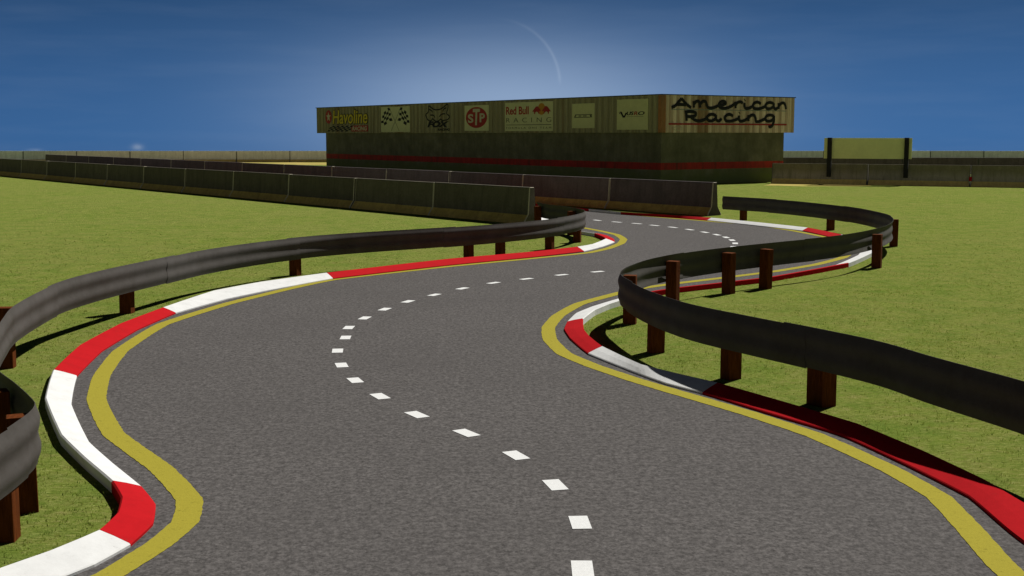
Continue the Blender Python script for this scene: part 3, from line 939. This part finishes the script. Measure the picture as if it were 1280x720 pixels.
# 3 fox head
s = Sign('L', 531, 130.5, 563, 163.5, 'sign', 'black outlined fox head with slanted black lettering on the bare fascia')
fox = [[(.12, .42), (.04, .62), (.14, .72), (.16, .94), (.30, .86), (.42, .80), (.62, .82), (.76, .90), (.90, .99), (.90, .80), (.86, .66), (.98, .52), (.90, .42), (.80, .40)],
       [(.12, .42), (.24, .38), (.32, .46), (.38, .40), (.46, .36), (.56, .38), (.62, .44), (.70, .38), (.80, .40)],
       [(.22, .60), (.36, .58), (.40, .50)], [(.58, .54), (.66, .62), (.80, .64)], [(.18, .82), (.28, .76), (.30, .70)], [(.84, .86), (.74, .80), (.72, .72)]]
s.strokes(fox, 'black', .012, .085, 'fox_outline', (0, 0, 1, 1), (0, 0, 1, 1))
s.text('FOX', .10, .13, .95, .36, 'black', .012, 'lettering', .05, .3)
s.text('RACING', .52, .0, .98, .09, 'black', .012, 'lettering', .03, .2)
# 4 red disc
s = Sign('L', 581, 131.5, 611, 163.5, 'sign', 'cream board with white letters in a red disc')
s.panel('board_pale')
s.polys([[(s.X(.5) + s.w * .44 * math.cos(2 * math.pi * k / 48), s.Y(.52) + s.h * .41 * math.sin(2 * math.pi * k / 48)) for k in range(48)]], 'red', .021, 'red_disc')
s.text('S', .15, .31, .38, .66, 'cream', .029, 'lettering', .03)
s.text('T', .36, .22, .66, .86, 'cream', .029, 'lettering', .03, .06)
s.text('P', .64, .33, .86, .68, 'cream', .029, 'lettering', .03)
# 5 two bulls
s = Sign('L', 631.5, 127.3, 691.3, 163.8, 'sign', 'cream board with two red bulls before a yellow sun and red lettering')
s.panel('board_pale')
s.text('Red Bull', .025, .57, .51, .85, 'red', .021, 'lettering', .022)
s.polys([[(s.X(.775) + s.w * .075 * math.cos(2 * math.pi * k / 36), s.Y(.745) + s.h * .20 * math.sin(2 * math.pi * k / 36)) for k in range(36)]], 'orange', .021, 'sun_disc')
bull = [(.0, .30), (.10, .46), (.22, .62), (.42, .86), (.62, .92), (.80, .72), (.94, .55), (1.0, .42), (.93, .34), (.84, .40), (.80, .30), (.86, .14), (.78, .08), (.68, .26), (.52, .34), (.36, .26), (.34, .06), (.24, .10), (.22, .32), (.10, .34)]
s.polys([[(s.X(.585 + .175 * x), s.Y(.55 + .32 * y)) for x, y in bull]], 'red', .029, 'bull')
s.polys([[(s.X(.965 - .175 * x), s.Y(.55 + .32 * y)) for x, y in bull]], 'red', .029, 'bull')
s.text('RACING', .03, .30, .97, .46, 'dkgrey', .021, 'lettering', -.012, 0, 1.9)
s.rect(.03, .205, .97, .225, 'dkgrey', .021, 'rule')
s.text('FORMULA ONE TEAM', .03, .08, .97, .145, 'dkgrey', .021, 'lettering', -.005, 0, 1.5)
# 6 small plate
s = Sign('L', 715.3, 129.3, 743.3, 160.2, 'sign', 'small cream board with one thin grey line of lettering')
s.panel('board')
s.text('LUCCHESI', .14, .45, .92, .56, 'dkgrey', .021, 'lettering', .0, .1) if False else None
s.polys([[(s.X(a), s.Y(b)) for a, b in q] for q in ([(.12, .455), (.80, .455), (.80, .425), (.10, .425)], [(.14, .56), (.90, .56), (.90, .53), (.16, .53)],
    [(.14, .53), (.20, .53), (.16, .455), (.10, .455)], [(.30, .51), (.42, .51), (.42, .475), (.30, .475)], [(.50, .51), (.66, .51), (.66, .475), (.50, .475)], [(.80, .53), (.88, .53), (.90, .43), (.82, .43)])], 'dkgrey', .021, 'lettering')
# 7 larger plate
s = Sign('L', 771.3, 123.8, 810.2, 162.2, 'sign', 'large cream board with small black and red lettering next to the building corner')
s.panel('board')
s.polys([[(s.X(a), s.Y(b)) for a, b in q] for q in ([(.10, .60), (.16, .60), (.22, .47), (.25, .47), (.29, .56), (.34, .56), (.27, .40), (.20, .40)], [(.07, .57), (.10, .57), (.12, .53), (.09, .53)])], 'black', .021, 'emblem')
s.text('US', .33, .475, .55, .595, 'black', .021, 'lettering', .03, .15)
s.text('R', .56, .475, .68, .595, 'red', .021, 'lettering', .02, .15)
s.text('O', .69, .475, .90, .595, 'black', .021, 'lettering', .02, .15)
s.rect(.33, .425, .86, .435, 'dkgrey', .021, 'rule')
# 8 big script on the short side
s = Sign('R', 836, 120.5, 990, 164.0, 'sign', 'large black script lettering over a red line on the pale short side of the fascia')
_A = [[(0, 0), (28, 12), (60, 44), (84, 68)], [(84, 68), (118, 34), (165, 0)], [(38, 24), (122, 22)]]
def _m(x): return [[(x, 52), (x + 3, 1)], [(x + 3, 26), (x + 24, 49), (x + 46, 48), (x + 56, 28), (x + 58, 1)], [(x + 58, 26), (x + 80, 49), (x + 104, 48), (x + 116, 24), (x + 126, 6), (x + 155, 0), (x + 190, 8), (x + 222, 22)]]
def _e(x): return [[(x, 20), (x + 36, 26), (x + 66, 38), (x + 58, 51), (x + 30, 52), (x + 6, 36), (x + 6, 16), (x + 32, 1), (x + 72, 2), (x + 115, 16), (x + 150, 40)]]
def _r(x): return [[(x + 6, 53), (x + 8, 1)], [(x + 8, 22), (x + 20, 42), (x + 40, 52), (x + 62, 50), (x + 72, 42)]]
def _i(x): return [[(x, 46), (x + 4, 10), (x + 20, 1), (x + 48, 6), (x + 84, 22)], [(x + 3, 64), (x + 6, 68)]]
def _c(x): return [[(x + 76, 40), (x + 52, 52), (x + 20, 47), (x + 2, 27), (x + 12, 6), (x + 46, 0), (x + 84, 6), (x + 122, 20)]]
def _a(x): return [[(x + 78, 44), (x + 48, 52), (x + 14, 44), (x, 25), (x + 14, 5), (x + 46, 3), (x + 74, 20), (x + 80, 48)], [(x + 80, 48), (x + 82, 14), (x + 98, 1), (x + 118, 8), (x + 130, 20)]]
def _n(x, tail=False): return [[(x, 50), (x + 4, 1)], [(x + 4, 26), (x + 28, 48), (x + 54, 49), (x + 68, 28), (x + 74, 1)] + ([(x + 96, -1), (x + 130, 10), (x + 158, 22)] if tail else [])]
word1 = _A + _m(188) + _e(408) + _r(556) + _i(645) + _c(722) + _a(842) + _n(968)
_R = [[(4, 68), (8, 0)], [(-8, 66), (46, 71), (86, 60), (84, 42), (48, 33), (8, 33)], [(40, 33), (76, 9), (110, 0), (150, 7), (182, 20)]]
_g = lambda x: [[(x + 80, 44), (x + 48, 52), (x + 14, 44), (x, 25), (x + 14, 6), (x + 46, 4), (x + 76, 22), (x + 84, 48)], [(x + 84, 48), (x + 82, 0), (x + 66, -34), (x + 44, -42), (x + 40, -30)]]
word2 = _R + _a(184) + _c(340) + _i(470) + _n(556, True) + _g(716)
WD = .18
s.strokes(word1, 'black', .01, WD, 'lettering', (.02, .655, .945, .905), (0, 0, 1042, 68))
s.strokes(word2, 'black', .012, WD, 'lettering', (.128, .285, .855, .545), (0, 0, 812, 70))
m = None
s.rect(.0, .175, .955, .222, 'red', .0, 'red_rule')
s.rect(.02, .595, .95, .612, 'teal', .0, 'teal_rule')
s.strokes([[(.07 + .035 * math.cos(k / 12 * 6.283), .07 + .05 * math.sin(k / 12 * 6.283)) for k in range(13)]], 'cream', .006, .035, 'ring', (0, 0, 1, 1), (0, 0, 1, 1))

# ------------------------------------------------------------------ billboard seen from behind, bolted to the barrier
bp = plane_hit(1036, 219, Vector((A0.x, A0.y, 0)) + Vector((jn.x, jn.y, 0)) * .25, Vector((jn.x, jn.y, 0)))
bq = plane_hit(1132, 219, Vector((A0.x, A0.y, 0)) + Vector((jn.x, jn.y, 0)) * .25, Vector((jn.x, jn.y, 0)))
base = (bp + bq) / 2
bb = empty('billboard', (base.x, base.y, base.z), math.atan2(jd.y, jd.x))
tag(bb, 'plain olive billboard on two black posts above the brown grey barriers', 'billboard')
half = (bq - bp).length / 2
hz = plane_hit(1084, 172.5, base, Vector((jn.x, jn.y, 0))).z - base.z
zb = plane_hit(1084, 198.5, base, Vector((jn.x, jn.y, 0))).z - base.z
for sx in (-1, 1):
    m = MB(); m.box(sx * half - .115, sx * half + .115, -.10, .08, -.12, hz + .02, 0, .01)
    m.build('post', M['black'], bb)
m = MB(); m.box(-half - .33, half + .27, .085, .125, zb, hz, 0, .006)
m.build('panel', M['billboard'], bb)
m = MB()
for z in (zb + .18, hz - .18): m.box(-half - .30, half + .24, .126, .165, z - .03, z + .03)
m.build('rail', M['trim'], bb)

# ------------------------------------------------------------------ sky, sun
SUN_AZ, SUN_EL = R(40), R(48)
w = bpy.data.worlds.new('World'); S.world = w; w.use_nodes = True
t = w.node_tree; nd = t.nodes; bg = nd['Background']
def N_(typ, **kw):
    o = nd.new(typ)
    for k, v in kw.items(): setattr(o, k, v)
    return o
def MA(op, a, b=0.0, c=None, clamp=False):
    o = N_('ShaderNodeMath', operation=op, use_clamp=clamp)
    for k, v in enumerate((a, b, c)):
        if v is None: continue
        if isinstance(v, bpy.types.NodeSocket): t.links.new(v, o.inputs[k])
        else: o.inputs[k].default_value = v
    return o.outputs[0]
tc = N_('ShaderNodeTexCoord'); sp = N_('ShaderNodeSeparateXYZ'); t.links.new(tc.outputs['Generated'], sp.inputs[0])
X, Y, Z = sp.outputs
# the air is clear: the deep blue reaches down to the horizon
zz = MA('ADD', MA('MULTIPLY', MA('ABSOLUTE', Z), .55), .34)
cb = N_('ShaderNodeCombineXYZ'); t.links.new(MA('MULTIPLY', X, .35), cb.inputs[0]); t.links.new(Y, cb.inputs[1]); t.links.new(zz, cb.inputs[2])
nm = N_('ShaderNodeVectorMath', operation='NORMALIZE'); t.links.new(cb.outputs[0], nm.inputs[0])
sky = N_('ShaderNodeTexSky', sky_type='NISHITA', sun_disc=False, sun_elevation=SUN_EL, sun_rotation=SUN_AZ, altitude=200, air_density=1.0, dust_density=.3, ozone_density=3.0)
t.links.new(nm.outputs[0], sky.inputs['Vector'])
# milky glow low over the building, straight ahead
front = MA('GREATER_THAN', Y, .05)
ys_ = MA('MAXIMUM', Y, .05)
dx = MA('DIVIDE', X, ys_); dz = MA('DIVIDE', Z, ys_)
def gauss(cx, cz, sx, sz):
    a = MA('POWER', MA('ABSOLUTE', MA('DIVIDE', MA('SUBTRACT', dx, cx), sx)), 2.0)
    b = MA('POWER', MA('ABSOLUTE', MA('DIVIDE', MA('SUBTRACT', dz, cz), sz)), 2.0)
    return MA('MULTIPLY', MA('EXPONENT', MA('MULTIPLY', MA('ADD', a, b), -1.0)), front)
glow = gauss(0.0, .022, .155, .058)
def col_mix(fac, a, c):
    o = N_('ShaderNodeMix', data_type='RGBA')
    if isinstance(fac, bpy.types.NodeSocket): t.links.new(fac, o.inputs[0])
    else: o.inputs[0].default_value = fac
    t.links.new(a, o.inputs[6])
    o.inputs[7].default_value = (*c, 1)
    return o.outputs[2]
SKY_STRENGTH = .05
SKYC = sky.outputs[0]
tint = N_('ShaderNodeMix', data_type='RGBA', blend_type='MULTIPLY'); tint.inputs[0].default_value = 1
t.links.new(SKYC, tint.inputs[6]); tint.inputs[7].default_value = (.27, .50, .70, 1)
c = tint.outputs[2]
K_ = 1 / SKY_STRENGTH
c = col_mix(MA('MULTIPLY', glow, .8), c, (.22 * K_, .30 * K_, .43 * K_))
# curved vapour trail
def dirxz(px, py):
    d = ray(px, py); return d.x / d.y, d.z / d.y
ccx, ccz = dirxz(618, 107); rad = 81 / F
ax = MA('SUBTRACT', dx, ccx); az_ = MA('SUBTRACT', dz, ccz)
rr = MA('SQRT', MA('ADD', MA('MULTIPLY', ax, ax), MA('MULTIPLY', az_, az_)))
th = MA('ARCTAN2', az_, ax)                        # 0 at the lower right end, pi/2 at the top
ramp = N_('ShaderNodeMapRange', interpolation_type='SMOOTHSTEP'); t.links.new(th, ramp.inputs[0])
for k, v in ((1, 1.65), (2, .35), (3, 0.0), (4, 1.0)): ramp.inputs[k].default_value = v
ramp2 = N_('ShaderNodeMapRange', interpolation_type='SMOOTHSTEP'); t.links.new(th, ramp2.inputs[0])
for k, v in ((1, -.03), (2, .14), (3, 0.0), (4, 1.0)): ramp2.inputs[k].default_value = v
tw = MA('EXPONENT', MA('MULTIPLY', MA('POWER', MA('ABSOLUTE', MA('DIVIDE', MA('SUBTRACT', rr, rad), 1.9 / F)), 2.0), -1.0))
trail = MA('MULTIPLY', MA('MULTIPLY', MA('MULTIPLY', tw, ramp.outputs[0]), ramp2.outputs[0]), front)
c = col_mix(MA('MULTIPLY', trail, .13), c, (.42 * K_, .50 * K_, .62 * K_))
# small fair-weather wisps just over the far wall
nz = N_('ShaderNodeTexNoise'); nz.inputs['Scale'].default_value = 160; nz.inputs['Detail'].default_value = 4; t.links.new(tc.outputs['Generated'], nz.inputs['Vector'])
for (px, py, sx, sz, k) in ((172, 184, 7, 4, .42), (43, 187.5, 8, 2, .35), (1131, 187, 8, 2.0, .8), (560, 300, 1, 1, 0)):
    if k == 0: continue
    gx, gz_ = dirxz(px, py)
    b = gauss(gx, gz_, sx / F, sz / F)
    c = col_mix(MA('MULTIPLY', MA('MULTIPLY', b, MA('MULTIPLY', nz.outputs['Fac'], 1.3)), k, clamp=True), c, (.26 * K_, .31 * K_, .38 * K_))
# the sky deepens quickly above the low bright band
fall = N_('ShaderNodeMapRange', interpolation_type='SMOOTHSTEP'); t.links.new(MA('ABSOLUTE', Z), fall.inputs[0])
for k, v in ((1, -.02), (2, .26), (3, 1.05), (4, .10)): fall.inputs[k].default_value = v
deep = N_('ShaderNodeMix', data_type='RGBA', blend_type='MULTIPLY'); deep.inputs[0].default_value = 1
gcol = N_('ShaderNodeCombineColor')
for k in range(3): t.links.new(fall.outputs[0], gcol.inputs[k])
t.links.new(c, deep.inputs[6]); t.links.new(gcol.outputs[0], deep.inputs[7]); c = deep.outputs[2]
# faint uneven streaks
sn = N_('ShaderNodeTexNoise'); sn.inputs['Scale'].default_value = 9; sn.inputs['Detail'].default_value = 5
sm_ = N_('ShaderNodeMapping'); sm_.inputs['Scale'].default_value = (1, 1, 9); t.links.new(tc.outputs['Generated'], sm_.inputs['Vector']); t.links.new(sm_.outputs[0], sn.inputs['Vector'])
c = col_mix(MA('MULTIPLY', MA('SUBTRACT', sn.outputs['Fac'], .45, clamp=True), .16), c, (.20 * K_, .26 * K_, .36 * K_))
# broad pale band added low behind the viewer, unseen, to brighten camera-facing sides
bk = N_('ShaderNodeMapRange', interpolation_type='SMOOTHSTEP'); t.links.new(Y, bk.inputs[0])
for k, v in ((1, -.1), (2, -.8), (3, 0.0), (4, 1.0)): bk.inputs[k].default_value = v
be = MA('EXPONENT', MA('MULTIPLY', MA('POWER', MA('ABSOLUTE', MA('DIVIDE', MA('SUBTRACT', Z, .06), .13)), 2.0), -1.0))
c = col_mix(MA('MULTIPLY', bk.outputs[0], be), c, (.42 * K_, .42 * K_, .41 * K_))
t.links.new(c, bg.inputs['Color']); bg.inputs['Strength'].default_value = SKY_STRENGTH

sun = bpy.data.objects.new('sun', bpy.data.lights.new('sun', 'SUN')); COL.objects.link(sun)
sun.data.energy = 4.1; sun.data.angle = R(.5); sun.data.color = (1, .97, .91)
sd = Vector((math.sin(SUN_AZ) * math.cos(SUN_EL), math.cos(SUN_AZ) * math.cos(SUN_EL), math.sin(SUN_EL)))
sun.rotation_euler = sd.to_track_quat('Z', 'Y').to_euler()
sun.location = sd * 100

S.view_settings.view_transform = 'Standard'; S.view_settings.look = 'None'
S.view_settings.exposure = .5; S.view_settings.gamma = 1; S.view_settings.use_curve_mapping = False
S.render.film_transparent = False
S.cycles.max_bounces = 6
